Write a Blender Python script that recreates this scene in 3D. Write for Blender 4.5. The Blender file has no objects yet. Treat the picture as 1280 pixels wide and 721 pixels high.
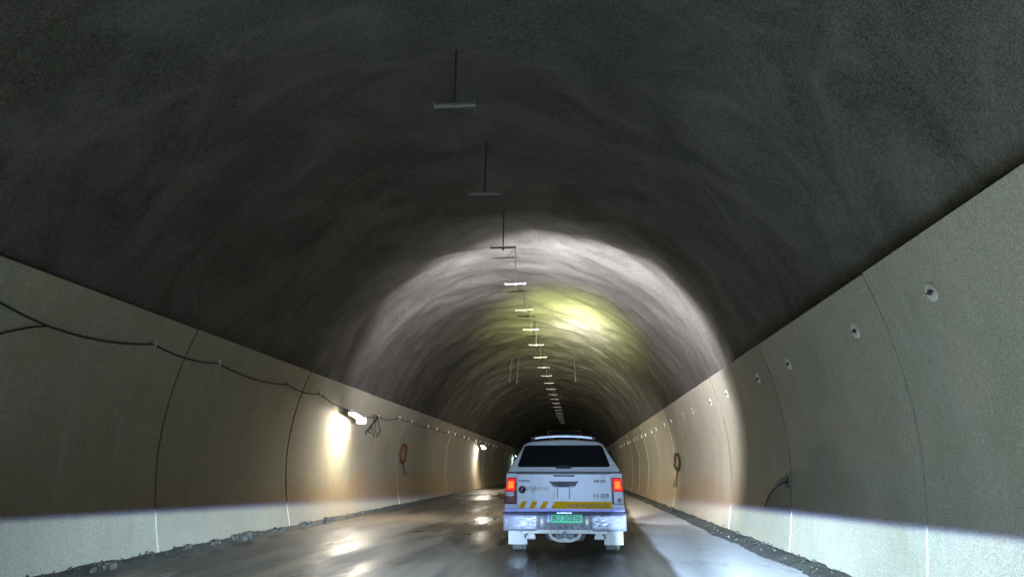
import bpy, bmesh, math, random
from mathutils import Vector, Matrix, noise

R = math.radians
random.seed(7)
S = bpy.context.scene
COL = S.collection

# ------------------------------------------------------------------ camera
cam_d = bpy.data.cameras.new('camera')
cam_d.sensor_width = 36.0
cam_d.lens = 36.0 * 853.0 / 1280.0
cam_d.clip_start = 0.05
cam_d.clip_end = 2000
cam = bpy.data.objects.new('camera', cam_d)
COL.objects.link(cam)
cam.location = (0, 0, 1.3)
cam.rotation_euler = (math.pi / 2 + 0.25954, 0, 0.08703)
S.camera = cam

# ------------------------------------------------------------------ world: night, hardly any sky reaches into the tunnel
W = bpy.data.worlds.new('World')
S.world = W
W.use_nodes = True
wn = W.node_tree
bg = wn.nodes['Background']
sky = wn.nodes.new('ShaderNodeTexSky')
sky.sky_type = 'NISHITA'
sky.sun_disc = False
sky.sun_elevation = R(-4)
sky.sun_rotation = R(200)
wn.links.new(sky.outputs[0], bg.inputs[0])
bg.inputs[1].default_value = 0.05

# ------------------------------------------------------------------ picture settings
S.view_settings.view_transform = 'Standard'
S.view_settings.look = 'None'
S.view_settings.exposure = 0.0
S.view_settings.gamma = 1.0
S.render.engine = 'CYCLES'
S.cycles.use_denoising = True
try:
    S.cycles.denoiser = 'OPENIMAGEDENOISE'
except Exception:
    pass
S.cycles.max_bounces = 8
S.cycles.diffuse_bounces = 5
S.cycles.sample_clamp_indirect = 4.0
S.cycles.caustics_reflective = False
S.cycles.caustics_refractive = False

# strengths of the lamps of the place, plus two added spots
P_LOW_BEAM = 98000.0       # each dipped headlight of the following car (peak of its beam pattern)
P_ROOF_FLOOD = 17500.0      # white flood modules of the light bar on the pickup
P_BOUNCE_GLOW = 98000.0            # added yellow-green spot for headlight bounce off the wet road
P_BOUNCE_CORE = 110000.0  # added white spot, hot centre of that bounce
P_PICKUP_HEAD = 18000.0
E_TUBE = 980.0              # wall lamps


# ================================================================== helpers
class MB:
    """collects shapes and builds ONE mesh object"""
    def __init__(s):
        s.v, s.f, s.m = [], [], []

    def add(s, verts, faces, mi=0):
        o = len(s.v)
        s.v += [tuple(p) for p in verts]
        s.f += [tuple(i + o for i in f) for f in faces]
        s.m += [mi] * len(faces)

    def box(s, x0, x1, y0, y1, z0, z1, mi=0, M=None):
        vs = [Vector((x, y, z)) for z in (z0, z1) for y in (y0, y1) for x in (x0, x1)]
        if M: vs = [M @ p for p in vs]
        s.add(vs, [(0, 2, 3, 1), (4, 5, 7, 6), (0, 1, 5, 4), (2, 6, 7, 3), (0, 4, 6, 2), (1, 3, 7, 5)], mi)

    def tube(s, pts, r, n=8, mi=0, cap=True):
        pts = [Vector(p) for p in pts]
        rr = r if isinstance(r, (list, tuple)) else [r] * len(pts)
        rings = []
        prev = None
        for i, p in enumerate(pts):
            a = pts[max(i - 1, 0)]; b = pts[min(i + 1, len(pts) - 1)]
            t = (b - a).normalized()
            if prev is None:
                up = Vector((0, 0, 1)) if abs(t.z) < .9 else Vector((1, 0, 0))
                u = t.cross(up).normalized()
            else:
                u = (prev - t * prev.dot(t)).normalized()
            prev = u
            w = t.cross(u)
            rings.append([p + (u * math.cos(2 * math.pi * k / n) + w * math.sin(2 * math.pi * k / n)) * rr[i] for k in range(n)])
        vs = [q for ring in rings for q in ring]
        fs = []
        for i in range(len(rings) - 1):
            for k in range(n):
                fs.append((i * n + k, i * n + (k + 1) % n, (i + 1) * n + (k + 1) % n, (i + 1) * n + k))
        if cap:
            fs.append(tuple(range(n - 1, -1, -1)))
            fs.append(tuple((len(rings) - 1) * n + k for k in range(n)))
        s.add(vs, fs, mi)

    def lathe(s, prof, n=24, axis='x', mi=0, c=(0, 0, 0)):
        """prof = [(r, t)], revolved round axis through c"""
        vs = []
        for r, t in prof:
            for k in range(n):
                a = 2 * math.pi * k / n
                p, q = r * math.cos(a), r * math.sin(a)
                v = (t, p, q) if axis == 'x' else ((p, t, q) if axis == 'y' else (p, q, t))
                vs.append((v[0] + c[0], v[1] + c[1], v[2] + c[2]))
        fs = []
        m = len(prof)
        for i in range(m - 1):
            for k in range(n):
                fs.append((i * n + k, i * n + (k + 1) % n, (i + 1) * n + (k + 1) % n, (i + 1) * n + k))
        fs.append(tuple(range(n))); fs.append(tuple((m - 1) * n + k for k in range(n)))
        s.add(vs, fs, mi)

    def loft(s, secs, mi=0, cap=True):
        n = len(secs[0])
        vs = [p for sec in secs for p in sec]
        fs = []
        for i in range(len(secs) - 1):
            for k in range(n):
                fs.append((i * n + k, i * n + (k + 1) % n, (i + 1) * n + (k + 1) % n, (i + 1) * n + k))
        if cap:
            fs.append(tuple(range(n - 1, -1, -1)))
            fs.append(tuple((len(secs) - 1) * n + k for k in range(n)))
        s.add(vs, fs, mi)

    def prism(s, poly, axis, a, b, mi=0):
        """2-D polygon extruded along axis between a and b"""
        def P(p, t):
            return (t, p[0], p[1]) if axis == 'x' else ((p[0], t, p[1]) if axis == 'y' else (p[0], p[1], t))
        s.loft([[P(p, a) for p in poly], [P(p, b) for p in poly]], mi)

    def mesh(s, name, mats, smooth=None, bevel=0, bseg=2):
        me = bpy.data.meshes.new(name)
        me.from_pydata(s.v, [], s.f)
        for m in (mats if isinstance(mats, (list, tuple)) else [mats]):
            me.materials.append(m)
        if len(set(s.m)) > 1:
            me.polygons.foreach_set('material_index', s.m)
        bm = bmesh.new(); bm.from_mesh(me)
        bmesh.ops.recalc_face_normals(bm, faces=bm.faces)
        if bevel:
            es = [e for e in bm.edges if len(e.link_faces) == 2 and e.calc_face_angle(0) > R(28)]
            bmesh.ops.bevel(bm, geom=es, offset=bevel, segments=bseg, profile=0.6, affect='EDGES', clamp_overlap=True)
        bm.to_mesh(me); bm.free()
        if smooth is not None:
            me.polygons.foreach_set('use_smooth', [True] * len(me.polygons))
            try:
                me.set_sharp_from_angle(angle=R(smooth))
            except Exception:
                pass
        me.update()
        return me

    def build(s, name, mats, parent=None, smooth=None, bevel=0, bseg=2, loc=None):
        o = bpy.data.objects.new(name, s.mesh(name, mats, smooth, bevel, bseg))
        COL.objects.link(o)
        if parent: o.parent = parent
        if loc: o.location = loc
        return o


def tag(o, label=None, cat=None, group=None, kind=None):
    if label: o['label'] = label
    if cat: o['category'] = cat
    if group: o['group'] = group
    if kind: o['kind'] = kind
    return o


def empty(name, loc, rz=0):
    o = bpy.data.objects.new(name, None)
    o.empty_display_size = 0.2
    COL.objects.link(o)
    o.location = loc
    o.rotation_euler = (0, 0, rz)
    return o


def link(name, me, parent=None, loc=(0, 0, 0), rot=(0, 0, 0)):
    o = bpy.data.objects.new(name, me)
    COL.objects.link(o)
    o.location = loc; o.rotation_euler = rot
    if parent: o.parent = parent
    return o


def text_mesh(name, s, size, mat, parent, loc, rot=(math.pi / 2, 0, 0), bold=0.0, sx=1.0, align='CENTER', shear=0.0):
    cu = bpy.data.curves.new(name, 'FONT')
    cu.body = s; cu.size = size; cu.align_x = align; cu.align_y = 'CENTER'
    cu.offset = bold; cu.extrude = 0.0008; cu.shear = shear
    cu.resolution_u = 3
    t = bpy.data.objects.new('tmp_text', cu)
    COL.objects.link(t)
    bpy.context.view_layer.update()
    me = bpy.data.meshes.new_from_object(t.evaluated_get(bpy.context.evaluated_depsgraph_get()))
    bpy.data.objects.remove(t); bpy.data.curves.remove(cu)
    me.name = name
    me.materials.clear(); me.materials.append(mat)
    o = link(name, me, parent, loc, rot)
    o.scale = (sx, 1, 1)
    return o


# ================================================================== materials
def new_mat(name):
    m = bpy.data.materials.new(name)
    m.use_nodes = True
    return m, m.node_tree, m.node_tree.nodes['Principled BSDF']


def N(nt, typ, **kw):
    n = nt.nodes.new(typ)
    for k, v in kw.items():
        if k.startswith('i_'):
            key = k[2:]
            n.inputs[int(key) if key.isdigit() else key].default_value = v
        else:
            setattr(n, k, v)
    return n


def math_n(nt, op, a, b=None, clamp=False):
    n = nt.nodes.new('ShaderNodeMath'); n.operation = op; n.use_clamp = clamp
    for i, x in enumerate((a, b)):
        if x is None: continue
        if isinstance(x, (int, float)): n.inputs[i].default_value = x
        else: nt.links.new(x, n.inputs[i])
    return n.outputs[0]


def ramp(nt, fac, stops):
    n = nt.nodes.new('ShaderNodeValToRGB')
    cr = n.color_ramp
    while len(cr.elements) < len(stops): cr.elements.new(0.5)
    for e, (p, c) in zip(cr.elements, stops):
        e.position = p
        e.color = (c, c, c, 1) if isinstance(c, (int, float)) else (*c, 1)
    nt.links.new(fac, n.inputs[0])
    return n.outputs[0]


def mix(nt, fac, a, b, mode='MIX'):
    n = nt.nodes.new('ShaderNodeMix'); n.data_type = 'RGBA'; n.blend_type = mode
    for sock, x in ((n.inputs[0], fac), (n.inputs[6], a), (n.inputs[7], b)):
        if isinstance(x, (int, float)): sock.default_value = x
        elif isinstance(x, tuple): sock.default_value = (*x, 1) if len(x) == 3 else x
        else: nt.links.new(x, sock)
    return n.outputs[2]


def noise_n(nt, vec, scale, detail=6, rough=0.6, dist=0.0):
    n = N(nt, 'ShaderNodeTexNoise')
    n.inputs['Scale'].default_value = scale; n.inputs['Detail'].default_value = detail
    n.inputs['Roughness'].default_value = rough; n.inputs['Distortion'].default_value = dist
    nt.links.new(vec, n.inputs['Vector'])
    return n.outputs['Fac']


def mapped(nt, vec, sc):
    n = nt.nodes.new('ShaderNodeMapping'); n.inputs['Scale'].default_value = sc
    nt.links.new(vec, n.inputs['Vector'])
    return n.outputs[0]


def bump(nt, h, strength, dist, bs, prev=None):
    n = nt.nodes.new('ShaderNodeBump')
    n.inputs['Strength'].default_value = strength; n.inputs['Distance'].default_value = dist
    nt.links.new(h, n.inputs['Height'])
    if prev: nt.links.new(prev, n.inputs['Normal'])
    nt.links.new(n.outputs[0], bs.inputs['Normal'])
    return n.outputs[0]


def simple(name, col, rough=0.5, metal=0.0, var=0.12, scale=14.0, spec=0.5, coat=0.0):
    m, nt, bs = new_mat(name)
    g = N(nt, 'ShaderNodeTexCoord').outputs['Object']
    f = noise_n(nt, g, scale, 5)
    lo = tuple(c * (1 - var) for c in col); hi = tuple(min(1, c * (1 + var)) for c in col)
    c = mix(nt, f, lo, hi)
    nt.links.new(c, bs.inputs['Base Color'])
    r = ramp(nt, f, [(0.3, max(0.02, rough - 0.08)), (0.7, min(1, rough + 0.08))])
    nt.links.new(r, bs.inputs['Roughness'])
    bs.inputs['Metallic'].default_value = metal
    bs.inputs['Specular IOR Level'].default_value = spec
    bs.inputs['Coat Weight'].default_value = coat
    return m


def dusty(name, col, dust, amount=0.5, rough=0.6, metal=0.0, scale=(9, 9, 3)):
    """surface under a film of pale road dust"""
    m, nt, bs = new_mat(name)
    g = N(nt, 'ShaderNodeTexCoord').outputs['Object']
    f = noise_n(nt, mapped(nt, g, scale), 3.0, 7, 0.65)
    k = ramp(nt, f, [(max(0, 0.62 - amount), 0.0), (min(1, 1.05 - amount), 1.0)])
    nt.links.new(mix(nt, k, col, dust), bs.inputs['Base Color'])
    nt.links.new(ramp(nt, k, [(0, rough), (1, 0.9)]), bs.inputs['Roughness'])
    if metal:
        nt.links.new(ramp(nt, k, [(0, metal), (1, 0.0)]), bs.inputs['Metallic'])
    bump(nt, f, 0.25, 0.01, bs)
    return m


def emis(name, col, strength, base=(0.8, 0.8, 0.8), spec=0.5):
    m, nt, bs = new_mat(name)
    bs.inputs['Specular IOR Level'].default_value = spec
    bs.inputs['Base Color'].default_value = (*base, 1)
    bs.inputs['Emission Color'].default_value = (*col, 1)
    bs.inputs['Emission Strength'].default_value = strength
    bs.inputs['Roughness'].default_value = 0.3
    return m


def concrete_panel():
    m, nt, bs = new_mat('cast_concrete_panel')
    pos = N(nt, 'ShaderNodeNewGeometry').outputs['Position']
    oi = N(nt, 'ShaderNodeObjectInfo').outputs['Random']
    sep = N(nt, 'ShaderNodeSeparateXYZ'); nt.links.new(pos, sep.inputs[0])
    big = noise_n(nt, pos, 0.55, 6, 0.6)
    streak = noise_n(nt, mapped(nt, pos, (2.2, 2.2, 0.16)), 1.4, 5, 0.6)
    fine = noise_n(nt, pos, 55, 4, 0.75)
    grain = noise_n(nt, pos, 120, 2, 0.6)
    col = mix(nt, ramp(nt, big, [(0.3, 0), (0.7, 1)]), (0.27, 0.258, 0.195), (0.42, 0.40, 0.315))
    col = mix(nt, math_n(nt, 'MULTIPLY', ramp(nt, streak, [(0.42, 0), (0.72, 1)]), 0.45), col, (0.20, 0.19, 0.168))
    col = mix(nt, 0.5, col, mix(nt, ramp(nt, fine, [(0.38, 0), (0.62, 1)]), (0.085, 0.083, 0.058), (0.50, 0.475, 0.39)))
    col = mix(nt, 0.30, col, mix(nt, ramp(nt, grain, [(0.42, 0), (0.58, 1)]), (0.05, 0.05, 0.034), (0.54, 0.515, 0.43)))
    mott = noise_n(nt, pos, 1.1, 5, 0.65, 0.6)
    col = mix(nt, 1.0, col, ramp(nt, mott, [(0.30, (0.89, 0.93, 0.82)), (0.5, (1, 1, 0.98)), (0.70, (1.08, 1.0, 0.90))]), 'MULTIPLY')
    # pale lime streaks down from the joints
    lime = noise_n(nt, mapped(nt, pos, (3.5, 3.5, 0.1)), 2.2, 3, 0.5)
    col = mix(nt, math_n(nt, 'MULTIPLY', ramp(nt, lime, [(0.62, 0), (0.78, 1)]), 0.35), col, (0.44, 0.43, 0.41))
    # panel to panel tint
    col = mix(nt, 1.0, col, ramp(nt, oi, [(0, (0.88, 0.88, 0.87)), (1, (1.08, 1.07, 1.05))]), 'MULTIPLY')
    # warm light painted on as ochre: wavering upper edge at about a metre
    warmn = noise_n(nt, mapped(nt, pos, (0.5, 0.22, 0.5)), 1.6, 5, 0.6, 0.4)
    edge = math_n(nt, 'ADD', math_n(nt, 'MULTIPLY', warmn, 2.6), -0.1)
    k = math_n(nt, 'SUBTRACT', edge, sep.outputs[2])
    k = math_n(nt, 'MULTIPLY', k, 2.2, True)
    warm_var = ramp(nt, noise_n(nt, pos, 3.3, 6, 0.7), [(0.3, 0.35), (0.65, 1)])
    k = math_n(nt, 'MULTIPLY', math_n(nt, 'MULTIPLY', k, warm_var), 0.7)
    # stronger from beside the pickup onward
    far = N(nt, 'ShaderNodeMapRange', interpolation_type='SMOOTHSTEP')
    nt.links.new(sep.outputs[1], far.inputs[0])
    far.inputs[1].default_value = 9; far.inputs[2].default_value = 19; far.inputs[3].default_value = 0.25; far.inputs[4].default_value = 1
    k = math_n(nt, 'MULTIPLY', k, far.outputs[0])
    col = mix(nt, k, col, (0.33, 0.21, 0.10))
    nt.links.new(col, bs.inputs['Base Color'])
    bs.inputs['Roughness'].default_value = 0.78
    bs.inputs['Specular IOR Level'].default_value = 0.3
    b = bump(nt, big, 0.25, 0.05, bs)
    b = bump(nt, fine, 0.35, 0.004, bs, b)
    return m


def shotcrete():
    m, nt, bs = new_mat('sprayed_concrete')
    pos = N(nt, 'ShaderNodeNewGeometry').outputs['Position']
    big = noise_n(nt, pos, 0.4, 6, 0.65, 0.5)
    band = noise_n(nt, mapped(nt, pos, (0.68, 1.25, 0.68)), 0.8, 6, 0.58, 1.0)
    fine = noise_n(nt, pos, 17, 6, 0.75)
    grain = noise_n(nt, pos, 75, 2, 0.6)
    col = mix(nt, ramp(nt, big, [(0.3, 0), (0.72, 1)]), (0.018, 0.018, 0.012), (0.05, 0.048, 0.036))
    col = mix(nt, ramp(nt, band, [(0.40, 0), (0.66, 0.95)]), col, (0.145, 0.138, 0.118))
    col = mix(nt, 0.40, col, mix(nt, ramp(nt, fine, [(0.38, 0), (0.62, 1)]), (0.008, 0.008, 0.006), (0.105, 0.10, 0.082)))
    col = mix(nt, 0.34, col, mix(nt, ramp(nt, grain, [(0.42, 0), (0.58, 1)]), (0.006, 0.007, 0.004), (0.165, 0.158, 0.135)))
    nt.links.new(col, bs.inputs['Base Color'])
    bs.inputs['Roughness'].default_value = 0.9
    bs.inputs['Specular IOR Level'].default_value = 0.2
    b = bump(nt, band, 0.7, 0.16, bs)
    b = bump(nt, fine, 0.6, 0.012, bs, b)
    return m


def road_mat():
    m, nt, bs = new_mat('wet_muddy_asphalt')
    pos = N(nt, 'ShaderNodeNewGeometry').outputs['Position']
    sep = N(nt, 'ShaderNodeSeparateXYZ'); nt.links.new(pos, sep.inputs[0])
    x, y = sep.outputs[0], sep.outputs[1]
    track = noise_n(nt, mapped(nt, pos, (1.0, 0.10, 1)), 1.5, 6, 0.6, 0.3)
    patch = noise_n(nt, mapped(nt, pos, (1.0, 0.30, 1)), 0.6, 9, 0.62, 0.5)
    grit = noise_n(nt, pos, 45, 5, 0.75)
    # mud film over asphalt
    asphalt = mix(nt, grit, (0.045, 0.041, 0.033), (0.10, 0.09, 0.072))
    mud = mix(nt, grit, (0.12, 0.09, 0.052), (0.23, 0.175, 0.105))
    rut = noise_n(nt, mapped(nt, pos, (4.0, 0.13, 1)), 1.3, 6, 0.65, 0.3)
    kmud = ramp(nt, mix(nt, 0.5, track, rut), [(0.42, 0.0), (0.60, 0.85)])
    col = mix(nt, kmud, asphalt, mud)
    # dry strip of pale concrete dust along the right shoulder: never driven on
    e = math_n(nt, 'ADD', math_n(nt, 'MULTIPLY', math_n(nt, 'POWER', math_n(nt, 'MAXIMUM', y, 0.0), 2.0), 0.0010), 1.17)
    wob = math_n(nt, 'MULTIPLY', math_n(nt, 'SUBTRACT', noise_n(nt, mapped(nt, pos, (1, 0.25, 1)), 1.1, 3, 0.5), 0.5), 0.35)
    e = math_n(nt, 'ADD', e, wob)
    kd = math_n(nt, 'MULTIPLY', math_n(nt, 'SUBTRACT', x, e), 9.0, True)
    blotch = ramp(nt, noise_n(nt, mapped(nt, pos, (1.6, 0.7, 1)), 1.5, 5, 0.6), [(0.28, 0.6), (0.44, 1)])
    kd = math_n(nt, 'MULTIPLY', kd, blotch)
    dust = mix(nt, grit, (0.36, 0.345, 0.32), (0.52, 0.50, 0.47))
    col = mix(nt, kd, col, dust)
    nt.links.new(col, bs.inputs['Base Color'])
    # wetness: standing water in the wheel tracks left of the pickup, a damp film elsewhere
    wet = ramp(nt, patch, [(0.40, 0.62), (0.495, 0.50), (0.535, 0.34), (0.70, 0.26)])
    wet = math_n(nt, 'ADD', wet, math_n(nt, 'MULTIPLY', math_n(nt, 'SUBTRACT', track, 0.5), 0.9), True)
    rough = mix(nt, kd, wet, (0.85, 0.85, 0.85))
    nt.links.new(rough, bs.inputs['Roughness'])
    bs.inputs['Specular IOR Level'].default_value = 0.5
    streak = noise_n(nt, mapped(nt, pos, (5.0, 0.16, 1)), 1.6, 6, 0.65, 0.2)
    b = bump(nt, track, 0.35, 0.035, bs)
    b = bump(nt, streak, 0.22, 0.012, bs, b)
    b = bump(nt, noise_n(nt, mapped(nt, pos, (1, 0.5, 1)), 7, 4, 0.6), 0.2, 0.012, bs, b)
    b = bump(nt, grit, 0.14, 0.002, bs, b)
    return m


def gravel_mat():
    m, nt, bs = new_mat('muddy_gravel')
    pos = N(nt, 'ShaderNodeNewGeometry').outputs['Position']
    f = noise_n(nt, pos, 5, 5, 0.7)
    g = noise_n(nt, pos, 38, 4, 0.7)
    c = mix(nt, ramp(nt, f, [(0.35, 0), (0.65, 1)]), (0.018, 0.019, 0.013), (0.055, 0.052, 0.036))
    c = mix(nt, ramp(nt, g, [(0.6, 0), (0.8, 0.6)]), c, (0.085, 0.082, 0.065))
    nt.links.new(c, bs.inputs['Base Color'])
    bs.inputs['Roughness'].default_value = 0.8
    bump(nt, g, 0.5, 0.01, bs)
    return m


M = {
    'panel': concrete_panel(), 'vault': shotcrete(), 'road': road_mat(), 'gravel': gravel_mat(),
    'seal': simple('joint_sealing_strip', (0.03, 0.03, 0.03), 0.8),
    'steel': simple('galvanised_steel', (0.30, 0.305, 0.30), 0.5, 0.25, 0.12, 9),
    'rod': simple('threaded_rod', (0.055, 0.055, 0.055), 0.6, 0.3),
    'plate': simple('pale_anchor_plate', (0.66, 0.65, 0.60), 0.55, 0.0, 0.15, 20),
    'black': simple('black_plastic', (0.02, 0.02, 0.022), 0.5),
    'cable': simple('black_cable', (0.018, 0.018, 0.018), 0.7),
    'orange': simple('orange_cable', (0.17, 0.055, 0.022), 0.6, 0.0, 0.3),
    'brown': simple('brown_cable', (0.06, 0.032, 0.016), 0.6, 0.0, 0.3),
    'housing': simple('lamp_housing', (0.6, 0.6, 0.58), 0.5),
    'tube': emis('lamp_tube', (1.0, 0.89, 0.73), E_TUBE),
    'green_tube': emis('green_lamp_tube', (0.62, 1.0, 0.84), E_TUBE * 0.35),
    'paint': dusty('white_truck_paint', (0.74, 0.75, 0.76), (0.60, 0.59, 0.57), 0.06, 0.3, 0, (3, 3, 1.5)),
    'glass': simple('dark_canopy_glass', (0.008, 0.009, 0.012), 0.09, 0.0, 0.1, 3, 0.5),
    'chrome': dusty('dusty_chrome', (0.34, 0.35, 0.42), (0.16, 0.16, 0.18), 0.25, 0.46, 0.8, (4, 4, 10)),
    'bumper': dusty('dark_bumper', (0.06, 0.062, 0.075), (0.30, 0.31, 0.34), 0.36, 0.4, 0.3),
    'flap': dusty('dusty_mudflap', (0.22, 0.22, 0.225), (0.46, 0.46, 0.45), 0.5, 0.7, 0, (26, 9, 1.2)),
    'tyre': dusty('dusty_tyre', (0.05, 0.05, 0.045), (0.24, 0.24, 0.21), 0.42, 0.8),
    'chassis': dusty('dusty_chassis', (0.16, 0.155, 0.15), (0.50, 0.49, 0.46), 0.5, 0.7),
    'spare': dusty('dusty_spare_tyre', (0.03, 0.03, 0.04), (0.20, 0.21, 0.25), 0.36, 0.7),
    'rim': simple('alloy_rim', (0.4, 0.4, 0.4), 0.4, 0.8),
    'alu': simple('bare_aluminium', (0.75, 0.75, 0.78), 0.35, 0.6),
    'yellow': simple('yellow_decal', (1.0, 0.53, 0.0), 0.5, 0, 0.08, 6, 0.1),
    'ink': simple('dark_lettering', (0.03, 0.03, 0.035), 0.5),
    'ochre_ink': simple('brown_lettering', (0.22, 0.12, 0.01), 0.5),
    'gold': simple('gold_lettering', (0.42, 0.36, 0.14), 0.5),
    'grey_ink': simple('grey_emblem', (0.22, 0.2, 0.24), 0.5),
    'plate_green': emis('green_number_plate', (0.0, 0.6, 0.25), 0.06, (0.002, 0.46, 0.19), 0.15),  # slight emission painted in; the plate is no lamp
    'plate_blue': simple('blue_plate_band', (0.02, 0.06, 0.45), 0.4),
    'red_dark': simple('red_lens', (0.16, 0.003, 0.006), 0.3, 0, 0.1, 14, 0.2),
    'red_glow': emis('lit_red_lens', (1.0, 0.008, 0.004), 0.8, (0.15, 0.002, 0.002), 0.1),
    'amber_glow': emis('lit_lamp_core', (1.0, 0.20, 0.015), 1.6, (0.3, 0.04, 0.0), 0.1),
    'clear': simple('clear_lens', (0.45, 0.42, 0.42), 0.2),
    'amber': simple('amber_reflector', (0.38, 0.16, 0.05), 0.3),
    'head': emis('lit_headlight', (1.0, 0.95, 0.85), 6.0),
    'bar_led': emis('lit_light_bar', (1.0, 1.0, 0.85), 6.0),
}

# ================================================================== the setting
Y0, Y1 = -26.0, 262.0
XC = -1.65          # centre line of the tunnel

# road: one gently uneven sheet, wall to wall
def road():
    ys = []
    y = Y0
    while y < Y1:
        ys.append(y)
        y += 0.3 if -2 < y < 40 else (1.0 if y < 90 else 4.0)
    ys.append(Y1)
    xs = [-6.95 + i * (3.65 + 6.95) / 44 for i in range(45)]
    vs, fs = [], []
    for y in ys:
        for x in xs:
            z = 0.018 * noise.noise((x * 0.9, y * 0.12, 0.0)) + 0.008 * noise.noise((x * 2.3, y * 0.8, 3.0))
            vs.append((x, y, z - 0.012))
    n = len(xs)
    for j in range(len(ys) - 1):
        for i in range(n - 1):
            a = j * n + i
            fs.append((a, a + 1, a + n + 1, a + n))
    mb = MB(); mb.add(vs, fs)
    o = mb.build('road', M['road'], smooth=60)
    tag(o, kind='structure')
road()

# vault: sprayed concrete, uneven
def vault():
    ys = []
    y = Y0
    while y < Y1:
        ys.append(y)
        y += 0.22 if 3 < y < 45 else (0.6 if y < 90 else 2.5)
    ys.append(Y1)
    na = 104
    vs, fs = [], []
    for y in ys:
        for i in range(na + 1):
            a = R(6) + (R(174) - R(6)) * i / na
            p = Vector((math.cos(a) * 5, y, math.sin(a) * 5))
            d = 0.20 * noise.noise(p * 0.36) + 0.13 * noise.noise(Vector((p.x * .42, p.y * 0.95, p.z * .42)) + Vector((9, 2, 5))) + 0.085 * noise.noise(Vector((p.x * .9, p.y * 1.7, p.z * .9)) + Vector((1, 7, 3))) \
                + 0.055 * noise.noise(p * 2.1) + 0.02 * noise.noise(p * 5.5)
            r = 5.31 + d * min(1, max(0.12, (math.sin(a) - .28) * 2.2))
            vs.append((XC + r * math.cos(a), y, 1.6 + r * math.sin(a)))
    n = na + 1
    for j in range(len(ys) - 1):
        for i in range(na):
            a = j * n + i
            fs.append((a, a + 1, a + n + 1, a + n))
    mb = MB(); mb.add(vs, fs)
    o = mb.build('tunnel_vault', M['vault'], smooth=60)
    tag(o, 'rough sprayed concrete vault arching over the whole road', 'tunnel vault')
vault()

# walls of precast panels
PROF_R = [(3.34, -0.05), (3.42, 0.4), (3.47, 0.8), (3.505, 1.2), (3.515, 1.55), (3.495, 1.95), (3.44, 2.35), (3.36, 2.75), (3.26, 3.1), (3.17, 3.36)]
PROF_L = [(-6.55, -0.05), (-6.66, 0.4), (-6.73, 0.8), (-6.775, 1.2), (-6.79, 1.6), (-6.765, 2.0), (-6.70, 2.45), (-6.60, 2.9), (-6.47, 3.3), (-6.35, 3.62)]

def on_wall(prof, z):
    for (x0, z0), (x1, z1) in zip(prof, prof[1:]):
        if z0 <= z <= z1:
            return x0 + (x1 - x0) * (z - z0) / (z1 - z0)
    return prof[-1][0]

def panel_mesh(name, prof, L, sgn):
    th = 0.16
    mb = MB()
    g, c = 0.019, 0.008
    stations = [(g, c), (g + c, 0), (L * .25, 0), (L * .5, 0), (L * .75, 0), (L - g - c, 0), (L - g, c)]
    secs = []
    for y, inset in stations:
        fr = [(x + sgn * inset, y, z - (inset if i == len(prof) - 1 else 0)) for i, (x, z) in enumerate(prof)]
        bk = [(x + sgn * th, y, z) for x, z in reversed(prof)]
        secs.append(fr + bk)
    mb.loft(secs)
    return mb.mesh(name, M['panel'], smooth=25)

def disc_mesh(sgn):
    mb = MB()
    # round washer plate with a countersunk bolt: axis x, visible side towards the road
    s = -sgn
    mb.lathe([(0.092, 0), (0.092, 0.008 * s), (0.082, 0.014 * s), (0.045, 0.014 * s), (0.042, 0.008 * s)], 20, 'x', 0)
    mb.lathe([(0.026, 0.004 * s), (0.026, 0.030 * s), (0.016, 0.036 * s)], 6, 'x', 1)
    mb.box(min(0.012 * s, 0.03 * s), max(0.012 * s, 0.03 * s), -0.055, 0.055, -0.009, 0.009, 1)
    return mb.mesh('anchor_plate', [M['plate'], M['black']], smooth=35)

def make_wall(side):
    sgn = 1 if side == 'R' else -1
    prof = PROF_R if sgn > 0 else PROF_L
    L, j0 = (4.36, 7.45) if sgn > 0 else (5.2, 10.97)
    root = empty('tunnel_wall', (prof[0][0] + sgn * 0.1, 0, 0))
    if sgn > 0:
        tag(root, 'tall concrete panel wall right of the road with round anchor plates', 'tunnel wall')
    else:
        tag(root, 'tall concrete panel wall left of the road carrying cable and lamps', 'tunnel wall')
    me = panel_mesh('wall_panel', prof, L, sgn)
    dm = disc_mesh(sgn)
    hk = MB(); hk.tube([(0, -0.05, -0.02), (0, -0.05, 0.05), (0, 0.05, 0.05), (0, 0.05, -0.02)], 0.011, 6)
    hm = hk.mesh('lifting_loop', M['rod'], smooth=40)
    rx = root.location.x
    y = j0 - L * math.ceil((j0 - Y0) / L)
    rnd = random.Random(3 + sgn)
    zd = 2.88 if sgn > 0 else 3.19
    xd = on_wall(prof, zd)
    tilt = math.atan2(on_wall(prof, zd + .1) - on_wall(prof, zd - .1), .2)
    k = 0
    while y < Y1:
        jit = rnd.uniform(-0.006, 0.006)
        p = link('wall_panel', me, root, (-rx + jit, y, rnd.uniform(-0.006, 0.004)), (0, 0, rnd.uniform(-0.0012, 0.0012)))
        if -1 < y + L and y < 48:
            for off in ((0.72, L - 1.06) if sgn > 0 else ()):
                link('anchor_plate', dm, p, (xd, off, zd), (0, tilt, 0))
            if y < 45 and sgn > 0:
                link('lifting_loop', hm, p, (prof[-1][0] + sgn * 0.06, L * .49, prof[-1][1] + 0.012))
        y += L; k += 1
    # dark backing behind the open joints
    b = MB()
    pr = [(x + sgn * 0.042, z - .04) for x, z in prof] + [(x + sgn * 0.07, z - .04) for x, z in reversed(prof)]
    b.loft([[(x, Y0, z) for x, z in pr], [(x, Y1, z) for x, z in pr]])
    b.build('joint_backing', M['seal'], root, loc=(-rx, 0, 0))
    return root
wall_r = make_wall('R')
wall_l = make_wall('L')

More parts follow.
